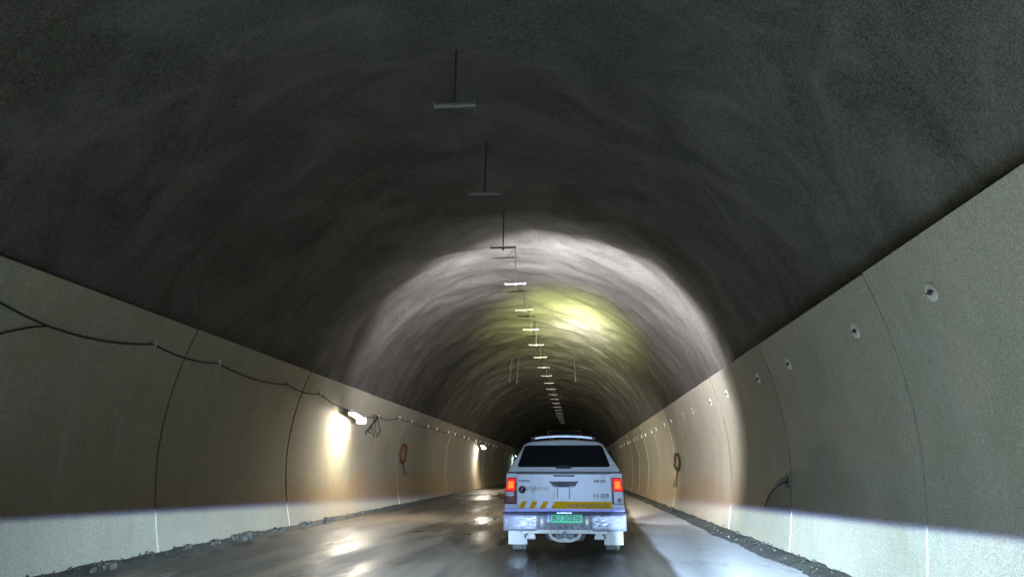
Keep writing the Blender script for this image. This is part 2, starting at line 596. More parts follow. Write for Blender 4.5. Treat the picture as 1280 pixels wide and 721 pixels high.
# gravel verges at the foot of each wall
def verge(sgn):
    xa, xb = (2.80, 3.40) if sgn > 0 else (-6.62, -6.14)
    ys = []
    y = Y0
    while y < 140:
        ys.append(y); y += 0.12 if 4 < y < 45 else 0.7
    nx = 9
    vs, fs = [], []
    for y in ys:
        for i in range(nx):
            t = i / (nx - 1)
            x = xa + (xb - xa) * t
            u = t if sgn > 0 else 1 - t
            edge = 0.10 * noise.noise((y * 0.55, sgn * 7.0, 0)) + 0.05 * noise.noise((y * 2.1, sgn * 3.0, 1))
            h = 0.075 * min(1, max(0, (u - 0.16 + edge) * 3.2)) * (0.75 + 0.9 * abs(noise.noise((x * 3, y * 1.3, 2.0)))) + 0.02 * noise.noise((x * 9, y * 6, 0))
            vs.append((x, y, h - 0.03 + 0.01 * u))
    for j in range(len(ys) - 1):
        for i in range(nx - 1):
            a = j * nx + i
            fs.append((a, a + 1, a + nx + 1, a + nx))
    mb = MB(); mb.add(vs, fs)
    o = mb.build('verge', M['gravel'], smooth=80)
    tag(o, kind='structure')
    # loose stones
    rnd = random.Random(11 + sgn)
    st = MB()
    ico = bmesh.new(); bmesh.ops.create_icosphere(ico, subdivisions=1, radius=1)
    base = [v.co.copy() for v in ico.verts]; bf = [tuple(v.index for v in f.verts) for f in ico.faces]
    ico.free()
    def stone(x, y, z, s):
        rm = Matrix.Rotation(rnd.uniform(0, 6.28), 3, 'Z') @ Matrix.Rotation(rnd.uniform(0, 6.28), 3, 'X')
        sc = Vector((rnd.uniform(.7, 1.3), rnd.uniform(.7, 1.3), rnd.uniform(.45, .8))) * s
        st.add([Vector((x, y, z)) + rm @ Vector((p.x * sc.x, p.y * sc.y, p.z * sc.z)) * rnd.uniform(.8, 1.15) for p in base], bf)
    for _ in range(800):
        y = 5 + 62 * rnd.random() ** 1.5
        u = rnd.random() ** 0.8
        x = xa + (xb - xa) * (0.1 + 0.85 * (u if sgn > 0 else 1 - u))
        s = 0.009 + 0.032 * rnd.random() ** 6
        stone(x, y, 0.03 + 0.045 * u, s)
    if sgn < 0:
        for px, py, ps in ((-6.25, 13.2, .09), (-6.3, 13.5, .07), (-6.22, 12.1, .06), (-6.2, 14.6, .055), (-6.25, 11.2, .05), (-6.18, 9.0, .06), (-6.3, 9.3, .05), (-6.2, 16.3, .06), (-6.25, 17.8, .07), (-6.2, 20.1, .06)):
            for q in range(5):
                stone(px + rnd.uniform(-.1, .1), py + rnd.uniform(-.25, .25), 0.07 + rnd.uniform(0, .03), ps * rnd.uniform(.6, 1.1))
    o = st.build('gravel', M['gravel'])
    tag(o, 'loose muddy gravel and stones along the foot of the %s wall' % ('right' if sgn > 0 else 'left'), 'gravel', kind='stuff')
verge(1)
verge(-1)

# ================================================================== lights of the following car (the camera rides in it)
def low_beam(x):
    d = bpy.data.lights.new('dipped_headlight', 'SPOT')
    d.energy = P_LOW_BEAM
    d.spot_size = R(150); d.spot_blend = 0.2
    d.shadow_soft_size = 0.03
    d.color = (0.49, 0.71, 1.0)
    d.use_nodes = True
    nt = d.node_tree
    em = nt.nodes['Emission']
    tc = nt.nodes.new('ShaderNodeTexCoord')
    sp = nt.nodes.new('ShaderNodeSeparateXYZ')
    nt.links.new(tc.outputs['Normal'], sp.inputs[0])
    SGN = 1.0
    fz = math_n(nt, 'MAXIMUM', math_n(nt, 'MULTIPLY', sp.outputs[2], -SGN), 1e-4)
    dx = math_n(nt, 'MULTIPLY', sp.outputs[0], SGN)
    dy = math_n(nt, 'MULTIPLY', sp.outputs[1], SGN)
    slope = math_n(nt, 'DIVIDE', dy, fz)
    az = math_n(nt, 'ARCTAN2', dx, fz)                       # radians, right positive
    t = math_n(nt, 'ADD', math_n(nt, 'DIVIDE', az, R(140)), 0.5)
    tab = [(-62, 0), (-50, .006), (-42, .026), (-34, .085), (-25, .21), (-18, .50), (-13, .6), (-9.5, .14), (-5, .0155), (4.5, .0155),
           (7.2, .028), (10, .9), (15, .55), (20, .19), (30, .052), (40, .026), (52, .014), (66, 0)]
    lum = ramp(nt, t, [((a + 70) / 140, v) for a, v in tab])
    cut = N(nt, 'ShaderNodeMapRange', interpolation_type='SMOOTHSTEP')
    nt.links.new(slope, cut.inputs[0])
    cut.inputs[1].default_value = -0.0170; cut.inputs[2].default_value = -0.0325
    cut.inputs[3].default_value = 0; cut.inputs[4].default_value = 1
    fringe = ramp(nt, cut.outputs[0], [(0.0, (0.8, 0.85, 1.0)), (0.03, (0.35, 0.30, 1.0)), (0.45, (0.60, 0.60, 1.0)), (1.0, (1, 1, 1))])
    nt.links.new(fringe, em.inputs['Color'])
    main = math_n(nt, 'MULTIPLY', lum, cut.outputs[0])
    # faint stray light of the lens above the cut-off, straight ahead only
    sz = N(nt, 'ShaderNodeMapRange', interpolation_type='SMOOTHSTEP')
    nt.links.new(slope, sz.inputs[0])
    sz.inputs[1].default_value = 0.16; sz.inputs[2].default_value = 0.03; sz.inputs[3].default_value = 0; sz.inputs[4].default_value = 1
    sx = ramp(nt, t, [(0.40, 0.0), (0.46, 1.0), (0.53, 1.0), (0.58, 0.0)])
    stray = math_n(nt, 'MULTIPLY', math_n(nt, 'MULTIPLY', sz.outputs[0], sx), 0.0078)
    nt.links.new(math_n(nt, 'ADD', main, stray), em.inputs['Strength'])
    o = bpy.data.objects.new('dipped_headlight', d)
    COL.objects.link(o)
    o.location = (x, 0.9, 0.90)
    o.rotation_euler = (math.pi / 2, 0, 0)
    return o
low_beam(-0.75)
low_beam(0.55)

# ================================================================== wall lamps and cable
def wall_lamp(y, z, label, tube_mat, tilt):
    x = on_wall(PROF_L, z) + 0.36
    t = empty('wall_lamp', (x, y, z))
    tag(t, label, 'lamp', 'lamps along the left wall')
    t.rotation_euler = (tilt, 0, 0)
    L = 0.48
    h = MB()
    h.prism([(-0.105, -0.030), (-0.10, -0.030), (-0.045, 0.055), (0.045, 0.055), (0.105, -0.012), (0.11, -0.012), (0.05, 0.07), (-0.05, 0.07)], 'y', -L, L)
    h.box(-0.14, 0.14, L, L + 0.012, -0.14, 0.07)
    h.box(-0.10, 0.10, -L - 0.012, -L, -0.005, 0.07)
    h.build('housing', M['housing'], t, smooth=30, bevel=0.003, bseg=1)
    tb = MB()
    n = 10
    tb.tube([(0, -L + .02, 0), (0, L - .02, 0)], 0.038, 12)
    tb.build('diffuser', tube_mat, t, smooth=50)
    for s in (-0.3, 0.3):
        b = MB()
        b.box(-0.39, -0.02, s - 0.02, s + 0.02, 0.068, 0.082)
        b.box(-0.395, -0.38, s - 0.04, s + 0.04, 0.0, 0.13)
        b.build('bracket', M['steel'], t)
    return t
wall_lamp(19.7, 2.82, 'lit white lamp on the left wall, nearest the camera', M['tube'], R(-6))
wall_lamp(48.4, 2.86, 'small lit white lamp farther along the left wall', M['tube'], R(-5))
wall_lamp(77.5, 2.8, 'greenish lit lamp on the left wall, half behind the pickup', M['green_tube'], 0)
for k, (lw, wy) in enumerate((('fourth', 111.0), ('fifth', 141.0), ('sixth', 171.0), ('seventh', 201.0))):
    wall_lamp(wy, 2.9, '%s lit lamp along the left wall, hidden behind the pickup' % lw, M['tube'], 0)

def catenary(a, b, sag, n=10):
    a, b = Vector(a), Vector(b)
    return [a.lerp(b, i / n) - Vector((0, 0, sag * 4 * (i / n) * (1 - i / n))) for i in range(n + 1)]

def cable_run():
    t = empty('power_cable', (-6.5, 5.0, 0))
    tag(t, 'black sagging power cable strung along the left wall from clip to clip', 'cable')
    anchors = []
    y = 10.97 - 5.2 * 2
    while y < 80:
        for o in (1.0, 4.2):
            yy = y + o
            if 19.2 < yy < 23.5:
                continue
            anchors.append((yy, 3.19))
        y += 5.2
    anchors += [(20.0, 2.98), (22.9, 3.02)]
    anchors.sort()
    rnd = random.Random(5)
    mb = MB()
    pts = []
    for (ya, za), (yb, zb) in zip(anchors, anchors[1:]):
        if yb - ya > 2.79 and ya > 22.5 and yb < 24: continue
        sag = 0.02 + 0.03 * (yb - ya) * rnd.uniform(.3, .9)
        if 6 < ya < 7: sag = 0.17
        seg = catenary((0, ya, za), (0, yb, zb), sag, 9)
        for p in seg[:-1]:
            p.x = on_wall(PROF_L, p.z) + 0.045 + 0.008 * math.sin(p.y * 3)
            pts.append(p)
    mb.tube([p - Vector((-6.5, 5.0, 0)) for p in pts], 0.014, 7)
    mb.build('cable', M['cable'], t, smooth=60)
    cm = MB()
    cm.box(-0.03, 0.05, -0.035, 0.035, 0.0, 0.06)
    cm.tube([(0.045, 0, 0.05), (0.055, 0, -0.015), (0.02, 0, -0.05), (-0.02, 0, -0.04)], 0.012, 6)
    me = cm.mesh('clip', M['plate'], smooth=40)
    for ya, za in anchors:
        if ya < 60:
            link('clip', me, t, (on_wall(PROF_L, za) + 0.02 + 6.5, ya - 5.0, za))
    # tangle of spare cable at the lamp
    w = MB()
    for k in range(5):
        y0 = 22.2 + 0.25 * k; zz = 3.05
        q = [(on_wall(PROF_L, zz) + 0.05, y0, zz)]
        for j in range(7):
            zz2 = zz - 0.02 - 0.11 * j + (0.10 if k % 2 else 0.0) * math.sin(j * 1.3)
            q.append((on_wall(PROF_L, zz2) + 0.05 + 0.03 * rnd.random(), y0 + 0.28 * math.sin(j * .9 + k) , zz2))
        w.tube([Vector(p) - Vector((-6.5, 5.0, 0)) for p in q], 0.013, 6)
    w.build('loose_end', M['cable'], t, smooth=60)
    # second thin cable dropping away near the camera
    s = MB()
    s.tube([Vector((on_wall(PROF_L, z) + .03, y, z)) - Vector((-6.5, 5.0, 0)) for y, z in ((7.85, 3.04), (7.6, 2.97), (7.3, 2.85), (6.9, 2.66), (6.5, 2.47), (6.0, 2.3))], 0.012, 6)
    s.build('branch_cable', M['cable'], t, smooth=60)
cable_run()

def coil(loc, prof, name_mat, ry, rz, label, turns=4, tails=2, cat='cable coil'):
    t = empty('cable_coil', loc)
    tag(t, label, cat)
    rnd = random.Random(int(loc[1]))
    x, y, z = loc
    mb = MB()
    pts = []
    sg = 1 if x < 0 else -1
    for i in range(turns * 22 + 1):
        a = 2 * math.pi * i / 22
        k = 1 + 0.10 * math.sin(i * 0.37)
        zz = rz * k * math.sin(a)
        off = on_wall(prof, z + zz) - x
        pts.append((off + sg * (0.03 + 0.012 * (i / 22)), ry * k * math.cos(a), zz))
    mb.tube(pts, 0.02, 6)
    mb.build('coil', name_mat, t, smooth=60)
    for s in range(tails):
        tl = MB()
        q = []
        for j in range(7):
            zz = -rz * 0.8 - j * 0.10
            q.append((on_wall(prof, max(0, z + zz)) - x + sg * .035, (0.05 + 0.10 * s) * j + 0.03 * math.sin(j), zz))
        tl.tube(q, 0.015, 6)
        tl.build('cable_tail', name_mat if s else M['brown'], t, smooth=60)
    return t
coil((-6.72, 27.4, 1.92), PROF_L, M['orange'], 0.42, 0.34, 'orange cable coiled up and hung on the left wall', 5, 2)
coil((3.50, 24.0, 1.55), PROF_R, M['brown'], 0.55, 0.26, 'brown cable coiled up and hung on the right wall', 4, 2)

def stray_wire():
    mb = MB()
    pts = []
    for y, z in ((11.95, 1.10), (12.1, 1.08), (12.4, 1.04), (12.75, 0.94), (13.0, 0.82), (13.15, 0.68)):
        pts.append(Vector((on_wall(PROF_R, z) - 0.05, y, z)))
    o0 = Vector((3.5, 11.95, 1.1))
    t = empty('stray_wire', o0)
    tag(t, 'short bent dark wire sticking out of a right wall joint', 'wire')
    mb.tube([p - o0 for p in pts], 0.012, 6)
    mb.build('wire', M['cable'], t, smooth=60)
    b = MB(); b.tube([(0.0, 0, -0.09), (-0.05, 0, 0), (0.0, 0, 0.09)], 0.014, 6); b.tube([(0.0, 0, 0), (-0.09, 0, 0)], 0.016, 6)
    b.build('anchor', M['rod'], t, smooth=60)
stray_wire()

# ================================================================== T-shaped hangers along the crown
ORD = ['', 'second ', 'third ', 'fourth ', 'fifth ', 'sixth ', 'seventh ', 'eighth ', 'ninth ', 'tenth ', 'eleventh ', 'twelfth ', 'thirteenth ',
       'fourteenth ', 'fifteenth ', 'sixteenth ', 'seventeenth ', 'eighteenth ', 'nineteenth ', 'twentieth ', 'twenty-first ', 'twenty-second ']
def hangers():
    zb = 5.94
    bar = MB()
    # C-channel lying on its back, open end up
    w = 0.27
    bar.box(-w, w, -0.028, 0.028, -0.004, 0.004)
    bar.box(-w, w, -0.028, -0.022, 0.004, 0.024)
    bar.box(-w, w, 0.022, 0.028, 0.004, 0.024)
    bar.box(-w - .004, -w + .01, -0.03, 0.03, -0.006, 0.05)
    bar.box(w - .01, w + .004, -0.03, 0.03, -0.006, 0.05)
    bme = bar.mesh('crossbar', M['steel'], smooth=30)
    rod = MB(); rod.tube([(0, 0, -0.05), (0, 0, 1.15)], 0.013, 8)
    rme = rod.mesh('rod', M['rod'], smooth=50)
    nut = MB(); nut.lathe([(0.026, -0.03), (0.026, -0.006)], 6, 'z')
    nme = nut.mesh('nut', M['steel'], smooth=30)
    for k in range(22):
        y = 8.0 + 3.0 * k
        x = -1.46 + 0.0072 * (y - 8)
        if k == 0: lab = 'nearest T-shaped hanger rod with pale crossbar under the vault'
        elif k == 21: lab = 'farthest T-shaped hanger under the vault, just above the pickup roof'
        else: lab = '%sT-shaped hanger with crossbar under the vault, counted from the camera' % ORD[k]
        t = empty('ceiling_hanger', (x, y, zb))
        tag(t, lab, 'hanger', 'T-shaped hangers along the crown of the vault')
        rnd = random.Random(k)
        t.rotation_euler = (rnd.uniform(-.02, .02), rnd.uniform(-.02, .02), rnd.uniform(-.05, .05))
        link('crossbar', bme, t)
        link('rod', rme, t)
        link('nut', nme, t)
hangers()

def hanging_rod(x, y, z0, z1, label, tilt=0):
    t = empty('hanging_rod', (x, y, z1))
    tag(t, label, 'hanging rod', 'plain rods hanging from the vault')
    t.rotation_euler = (0, tilt, 0)
    mb = MB(); mb.tube([(0, 0, 0.15), (0, 0, z0 - z1)], 0.026, 8)
    mb.build('rod', M['rod'], t, smooth=50)
    e = MB(); e.lathe([(0.045, z0 - z1 - 0.05), (0.045, z0 - z1 + .03)], 8, 'z')
    e.build('end_cap', M['rod'], t, smooth=40)
hanging_rod(-2.95, 33.8, 5.55, 6.75, 'leftmost plain rod hanging from the vault', 0.10)
hanging_rod(-2.62, 33.8, 5.5, 6.8, 'plain rod hanging from the vault, second from the left', 0.06)
hanging_rod(0.16, 33.8, 5.55, 6.65, 'plain rod hanging from the vault right of the hangers', -0.03)

# ================================================================== the pickup
def pickup():
    T = empty('pickup_truck', (-0.158, 11.25, 0))
    tag(T, 'white pickup truck with canopy, lit tail lights and yellow stripes ahead in the lane', 'pickup truck')

    # --- body: side outline with wheel arches, extruded across
    def arch(cy, cz, r, a0, a1, n=12):
        return [(cy + r * math.cos(R(a0 + (a1 - a0) * i / n)), cz + r * math.sin(R(a0 + (a1 - a0) * i / n))) for i in range(n + 1)]
    ra, fa, wz, wr = 1.22, 4.30, 0.39, 0.47
    out = [(0.05, 0.62), (0.05, 1.245), (2.05, 1.255), (3.95, 1.24), (4.35, 1.18), (4.95, 1.08), (5.16, 0.98), (5.24, 0.80), (5.24, 0.48), (5.10, 0.40)]
    out += arch(fa, wz, wr, 0, 180) + [(3.6, 0.42), (2.0, 0.42)] + arch(ra, wz, wr, 0, 180) + [(0.62, 0.5), (0.4, 0.62)]
    b = MB()
    xs = [(-0.90, 0.0), (-0.945, 0.04), (-0.945, 0.04)]
    secs = []
    cz = 0.85
    for x, sh in ((-0.885, 0.965), (-0.935, 0.99), (-0.945, 1.0), (0.945, 1.0), (0.935, 0.99), (0.885, 0.965)):
        secs.append([(x * (1.0 if p[1] < 1.0 else (0.985 if p[1] < 1.2 else 0.965)), 2.6 + (p[0] - 2.6) * (1 - (1 - sh) * .25), cz + (p[1] - cz) * (1 - (1 - sh) * .6)) for p in out])
    b.loft(secs)
    b.build('body', M['paint'], T, smooth=30)

    # --- cab glasshouse (ahead of the canopy, shorter side windows)
    def ring(y, hw0, z0, hw1, z1, crown):
        pts = [(-hw0, y, z0)]
        for i in range(9):
            a = i / 8
            x = -hw1 + 2 * hw1 * a
            pts.append((x, y, z1 + crown * (1 - (2 * a - 1) ** 2) - (0.05 if i in (0, 8) else 0)))
        pts.append((hw0, y, z0))
        return pts
    c = MB()
    c.loft([ring(2.12, .87, 1.24, .64, 1.74, .03), ring(2.35, .87, 1.24, .65, 1.79, .035), ring(3.15, .87, 1.24, .64, 1.79, .035), ring(3.45, .86, 1.23, .60, 1.70, .03), ring(4.10, .82, 1.21, .70, 1.235, .01)])
    cab = c.build('cab', M['paint'], T, smooth=40)
    for s in (-1, 1):
        g = MB()
        g.loft([[(s * .874, 2.3, 1.30), (s * .874, 3.75, 1.29), (s * .682, 3.32, 1.68), (s * .682, 2.35, 1.69)],
                [(s * .85, 2.3, 1.30), (s * .85, 3.75, 1.29), (s * .66, 3.32, 1.68), (s * .66, 2.35, 1.69)]])
        g.build('side_window', M['glass'], cab)
    g = MB()
    g.loft([[(-.62, 3.52, 1.69), (.62, 3.52, 1.69), (.74, 4.06, 1.28), (-.74, 4.06, 1.28)], [(-.6, 3.44, 1.66), (.6, 3.44, 1.66), (.72, 3.98, 1.26), (-.72, 3.98, 1.26)]])
    g.build('windscreen', M['glass'], cab)

    # --- canopy over the bed
    def cring(y, hw0, hw1, zr, cr):
        pts = [(-hw0, y, 1.275), (-hw0 - .004, y, 1.30)]
        pts.append((-hw1 - .028, y, zr - 0.085)); pts.append((-hw1, y, zr - 0.03))
        for i in range(9):
            a = -0.86 + 1.72 * i / 8
            pts.append((hw1 * a, y, zr + cr * (1 - a * a)))
        pts.append((hw1, y, zr - 0.03)); pts.append((hw1 + .028, y, zr - 0.085))
        pts.append((hw0 + .004, y, 1.30)); pts.append((hw0, y, 1.275))
        return pts
    k = MB()
    def slant(sec, dy):   # rear face leans forward towards the roof
        return [(x, y + dy * (z - 1.275) / 0.5, z) for x, y, z in sec]
    k.loft([slant(cring(0.03, .865, .625, 1.715, .04), .13), slant(cring(0.06, .88, .64, 1.73, .045), .13), cring(0.6, .885, .655, 1.745, .05), cring(1.6, .885, .655, 1.745, .05), cring(2.06, .875, .64, 1.735, .045)])
    can = k.build('canopy', M['paint'], T, smooth=35)
    def rear(x, z, off=0.0):        # a point on the leaning rear face of the canopy
        return (x, 0.03 + .13 * (z - 1.275) / .5 - off, z)
    w = MB()
    wp = [(-.715, 1.345), (.715, 1.345), (.735, 1.37), (.628, 1.665), (.59, 1.685), (-.59, 1.685), (-.628, 1.665), (-.735, 1.37)]
    w.loft([[rear(x, z, .014) for x, z in wp], [rear(x, z, -.01) for x, z in wp]])
    rw = w.build('rear_window', M['glass'], can)
    h = MB()
    h.loft([[rear(x, z, .016) for x, z in ((-.14, 1.345), (-.10, 1.318), (.10, 1.318), (.14, 1.345), (.08, 1.385), (-.08, 1.385))],
            [rear(x, z, .05) for x, z in ((-.11, 1.35), (-.08, 1.33), (.08, 1.33), (.11, 1.35), (.06, 1.375), (-.06, 1.375))]])
    h.build('latch', M['black'], can)
    for s in (-1, 1):
        g = MB()
        a = [(s * .872, .45, 1.36), (s * .872, 1.85, 1.36), (s * .757, 1.8, 1.62), (s * .757, .5, 1.62)]
        g.loft([a, [(x - s * .02, y, z) for x, y, z in a]])
        g.build('side_window', M['glass'], can)
    # dark seal between canopy and bed
    s_ = MB(); s_.box(-.895, .895, 0.025, 2.04, 1.246, 1.276)
    s_.build('canopy_seal', M['black'], T)
    # white cross bar with black feet on the canopy roof
    rk = MB()
    rk.loft([[(x, .38 + dy, 1.800 + 0.035 * (1 - (x / .5) ** 2) + dz) for dy, dz in ((-.035, -.012), (.035, -.012), (.035, .016), (0, .026), (-.035, .016))] for x in [-.5 + i * .1 for i in range(11)]])
    rack = rk.build('roof_bar', M['alu'], T, smooth=35)
    for s in (-1, 1):
        f = MB(); f.box(s * .5 - .03, s * .5 + .03, .33, .43, 1.735, 1.828); f.build('foot', M['black'], rack, bevel=.01)
    # light bar on the cab roof
    lb = empty('light_bar', (0, 2.62, 1.95)); lb.parent = T
    q = MB(); q.prism([(-.15, 0), (-.13, .085), (.13, .085), (.15, 0)], 'x', -.325, .325); q.build('housing', M['black'], lb, bevel=.02)
    q = MB()
    for s in (-1, 1):
        q = MB(); q.box(s * .26 - .03, s * .26 + .03, -.06, .06, -.135, 0); q.build('mount', M['alu'], lb)
    q = MB(); q.box(-.30, .30, .145, .158, .02, .07); q.build('lens', M['bar_led'], lb)

    # --- tailgate
    t = MB(); t.box(-.745, .745, -0.012, 0.05, 0.665, 1.243)
    tg = t.build('tailgate', M['paint'], T, bevel=.014)
    t = MB(); t.prism([(-.16, 1.222), (.16, 1.222), (.17, 1.212), (.16, 1.198), (-.16, 1.198), (-.17, 1.212)], 'y', -.022, -.008); t.build('brake_lamp_slot', M['black'], tg)
    t = MB(); t.prism([(-.235, 1.125), (.235, 1.125), (.17, 1.055), (.13, 1.045), (-.13, 1.045), (-.17, 1.055)], 'y', -.018, -.008); t.build('handle_recess', M['black'], tg)
    t = MB()
    t.prism([(-.20, 1.068), (.20, 1.068), (.15, 1.035), (-.15, 1.035)], 'y', -.035, -.014)
    t.build('handle', M['chrome'], tg, bevel=.006)
    t = MB(); t.prism([(-.11, 1.063), (.11, 1.063), (.09, 1.046), (-.09, 1.046)], 'y', -.0405, -.036); t.build('handle_grip', M['black'], tg)
    for x in (-.10, .085):   # pressed creases below the handle
        t = MB(); t.prism([(x - .012, -.0125), (x, -.022), (x + .012, -.0125)], 'z', .86, 1.02)
        t.build('crease', M['paint'], tg)
    # yellow markings, 1.5 mm film
    def decal(poly, mat, name='stripe'):
        d = MB(); d.prism(poly, 'y', -.0155, -.0125); return d.build(name, mat, tg)
    z0, z1, sl = .715, .822, .055
    for x in (-.725, -.555, -.385):
        decal([(x, z0), (x + .085, z0), (x + .085 + sl, z1), (x + sl, z1)], M['yellow'])
    decal([(-.21, z0), (.73, z0), (.73, z1), (-.21 + sl, z1)], M['yellow'], 'web_stripe')
    text_mesh('web_address', 'www.anglerna.no', .098, M['ochre_ink'], tg, (.36, -.0165, .770), bold=.001, sx=.92)
    text_mesh('fleet_number', '11-359', .088, M['ink'], tg, (.575, -.014, .905), bold=.002)
    text_mesh('badge', 'HILUX', .052, M['ink'], tg, (.565, -.014, 1.128), bold=.002, sx=1.25)
    text_mesh('badge', 'TOYOTA', .042, M['ink'], tg, (-.625, -.014, 1.128), bold=.002, sx=1.0)
    text_mesh('company_name', 'anglerna', .115, M['gold'], tg, (-.425, -.014, 1.02), sx=.93)
    e = MB()
    e.lathe([(.062, -.0135), (.062, -.0165), (.048, -.0165), (.048, -.0135)], 20, 'y', 0, (-.66, 0, 1.0))
    e.prism([(-.69, .99), (-.665, 1.035), (-.635, 1.03), (-.65, 1.0), (-.67, .965)], 'y', -.0165, -.0135)
    e.build('emblem', M['grey_ink'], tg)

    # --- tail lights at the corners
    for s in (-1, 1):
        tl = empty('tail_light', (s * .85, -.005, .98)); tl.parent = T
        def shp(x0, x1, z0, z1, taper, y0, y1, name, mat, bev=.01):
            p = [(x0, z0), (x1, z0), (x1 - taper, z1), (x0, z1)]
            p = [(s * a, b) for a, b in p]
            d = MB(); d.prism(p, 'y', y0, y1); return d.build(name, mat, tl, bevel=bev)
        shp(-.095, .098, -.20, .20, .045, -.006, .10, 'lens_housing', M['red_dark'], .02)
        shp(-.085, .075, .0, .19, .03, -.014, -.004, 'running_light', M['red_glow'], .004)
        shp(-.052, .036, .038, .148, .012, -.020, -.012, 'lit_bulb', M['amber_glow'], .004)
        if s > 0:
            shp(-.078, .082, -.19, -.010, .01, -.012, -.004, 'reverse_lens', M['clear'], .004)
        else:
            shp(-.060, .075, -.075, -.012, .01, -.012, -.004, 'reverse_lens', M['clear'], .004)
        d = MB(); d.lathe([(.030, -.020), (.030, -.012), (.018, -.012), (.018, -.020)], 14, 'y', 0, (0, 0, -.05)); d.build('bulb_ring', M['rim'], tl)
        d = MB(); d.lathe([(.028, -.018), (.028, -.011), (.012, -.011)], 14, 'y', 0, (s * .005, 0, -.135)); d.build('bulb_ring', M['red_dark'], tl)

    # --- rear step bumper
    bp = empty('rear_bumper', (0, -.1, .5)); bp.parent = T
    d = MB(); d.loft([[(x, y, z) for y, z in ((-.06 + .03 * abs(x) ** 3, .135), (.12, .135), (.12, -.09), (-.03 + .03 * abs(x) ** 3, -.09), (-.075 + .03 * abs(x) ** 3, .03))] for x in (-.93, -.7, -.4, 0, .4, .7, .93)])
    d.build('core', M['bumper'], bp, smooth=35, bevel=.012)
    d = MB(); d.box(-.955, .955, -.07, .17, .137, .168); d.build('step_pad', M['black'], bp, bevel=.01)
    for s in (-1, 1):
        d = MB()
        secs = []
        for a, yo in ((.43, -.085), (.52, -.105), (.7, -.10), (.85, -.075), (.945, -.01)):
            secs.append([(s * a, yo + y, z) for y, z in ((.0, .128), (-.012, .09), (.006, .02), (.004, -.03), (-.012, -.075 - .0), (.012, -.105), (.05, -.105), (.05, .128))])
        d.loft(secs); d.build('chrome_corner', M['chrome'], bp, smooth=40)
        d = MB(); d.box(s * .345 - .045, s * .345 + .045, -.10, -.02, -.05, .125); d.build('plate_lamp_bracket', M['bumper'], bp, bevel=.012)
        d = MB(); d.box(s * .345 - .018, s * .345 + .018, -.106, -.098, .0, .07); d.build('reflector', M['amber'], bp)
    # number plate
    pl = empty('number_plate', (0.0, -.195, .578)); pl.parent = T
    d = MB(); d.box(-.215, .275, -.006, .012, -.062, .062); d.build('plate_face', M['plate_green'], pl, bevel=.004)
    d = MB(); d.box(-.272, -.217, -.006, .012, -.062, .062); d.build('country_band', M['plate_blue'], pl, bevel=.004)
    text_mesh('registration', 'BU 30836', .112, M['ink'], pl, (.03, -.0075, .002), bold=.002, sx=.98)
    text_mesh('country_code', 'N', .05, M['plate'], pl, (-.245, -.0075, -.030), bold=.001)
    f = MB()
    f.box(-.262, -.228, -.0085, -.0062, .012, .042, 0)
    f.box(-.253, -.246, -.0100, -.0087, .0118, .0422, 1); f.box(-.2622, -.2278, -.0100, -.0087, .0235, .0305, 1)
    f.build('flag', [M['red_dark'], M['plate']], pl)
    d = MB(); d.box(-.12, .12, -.03, .0, .075, .095); d.build('plate_lamp', M['alu'], pl, bevel=.005)

    # --- mudflaps
    for s in (-1, 1):
        d = MB()
        d.loft([[(s * .79 + dx, .72 + .05 * (z - .4) + .012 * math.sin(14 * dx + s), z) for dx in (-.155, -.08, 0, .08, .155)] +
                [(s * .79 + dx, .735 + .05 * (z - .4) + .012 * math.sin(14 * dx + s), z) for dx in (.155, .08, 0, -.08, -.155)] for z in (.115, .2, .3, .4, .52)])
        # rear mudflaps hang close behind the wheel
        o = d.build('mudflap', M['flap'], T, smooth=40)
        d = MB(); d.box(s * .80 - .15, s * .80 + .14, .02, .70, .41, .55); d.build('wheel_liner', M['chassis'], T, bevel=.02)

    # --- wheels
    tyre = MB()
    tyre.lathe([(.215, -.11), (.27, -.128), (.34, -.128), (.378, -.105), (.39, -.085), (.39, .085), (.378, .105), (.34, .128), (.27, .128), (.215, .11)], 40, 'x')
    for i in range(40):           # tread blocks
        a = 2 * math.pi * i / 40
        for xx in (-.085, -.028, .03, .087):
            Mx = Matrix.Rotation(a, 4, 'X') @ Matrix.Translation((xx, 0, .392))
            tyre.box(-.023, .023, -.02, .02, -.01, .008, 0, Mx)
    tme = tyre.mesh('tyre', M['tyre'], smooth=30)
    rim = MB()
    rim.lathe([(.225, -.10), (.225, .09), (.20, .09), (.19, .02), (.06, .045), (.05, .07)], 30, 'x')
    for i in range(6):
        Mx = Matrix.Rotation(2 * math.pi * i / 6, 4, 'X')
        rim.box(.045, .085, -.025, .025, .03, .205, 0, Mx)
    rme = rim.mesh('rim', M['rim'], smooth=30)
    for s in (-1, 1):
        for y in (ra, fa):
            wh = empty('wheel', (s * .79, y, .385)); wh.parent = T
            if s < 0: wh.rotation_euler = (0, 0, math.pi)
            link('tyre', tme, wh); link('rim', rme, wh)

    # --- underside: cross member, tow bar, leaf springs, axle, spare wheel, exhaust
    d = MB(); d.box(-.66, .66, -.02, .10, .345, .405); d.build('cross_member', M['chassis'], T, bevel=.012)
    d = MB()
    d.tube([(-.24, .06, .345), (-.20, .0, .28), (-.09, -.03, .245), (.09, -.03, .245), (.20, .0, .28), (.24, .06, .345)], .028, 10)
    d.box(-.05, .05, -.10, .02, .235, .285)
    d.build('tow_bar', M['chassis'], T, smooth=45)
    d = MB(); d.lathe([(.018, .285), (.018, .33), (.027, .335), (.030, .36), (.018, .385)], 12, 'z', 0, (0, -.08, 0)); d.build('tow_ball', M['chrome'], T, smooth=50)
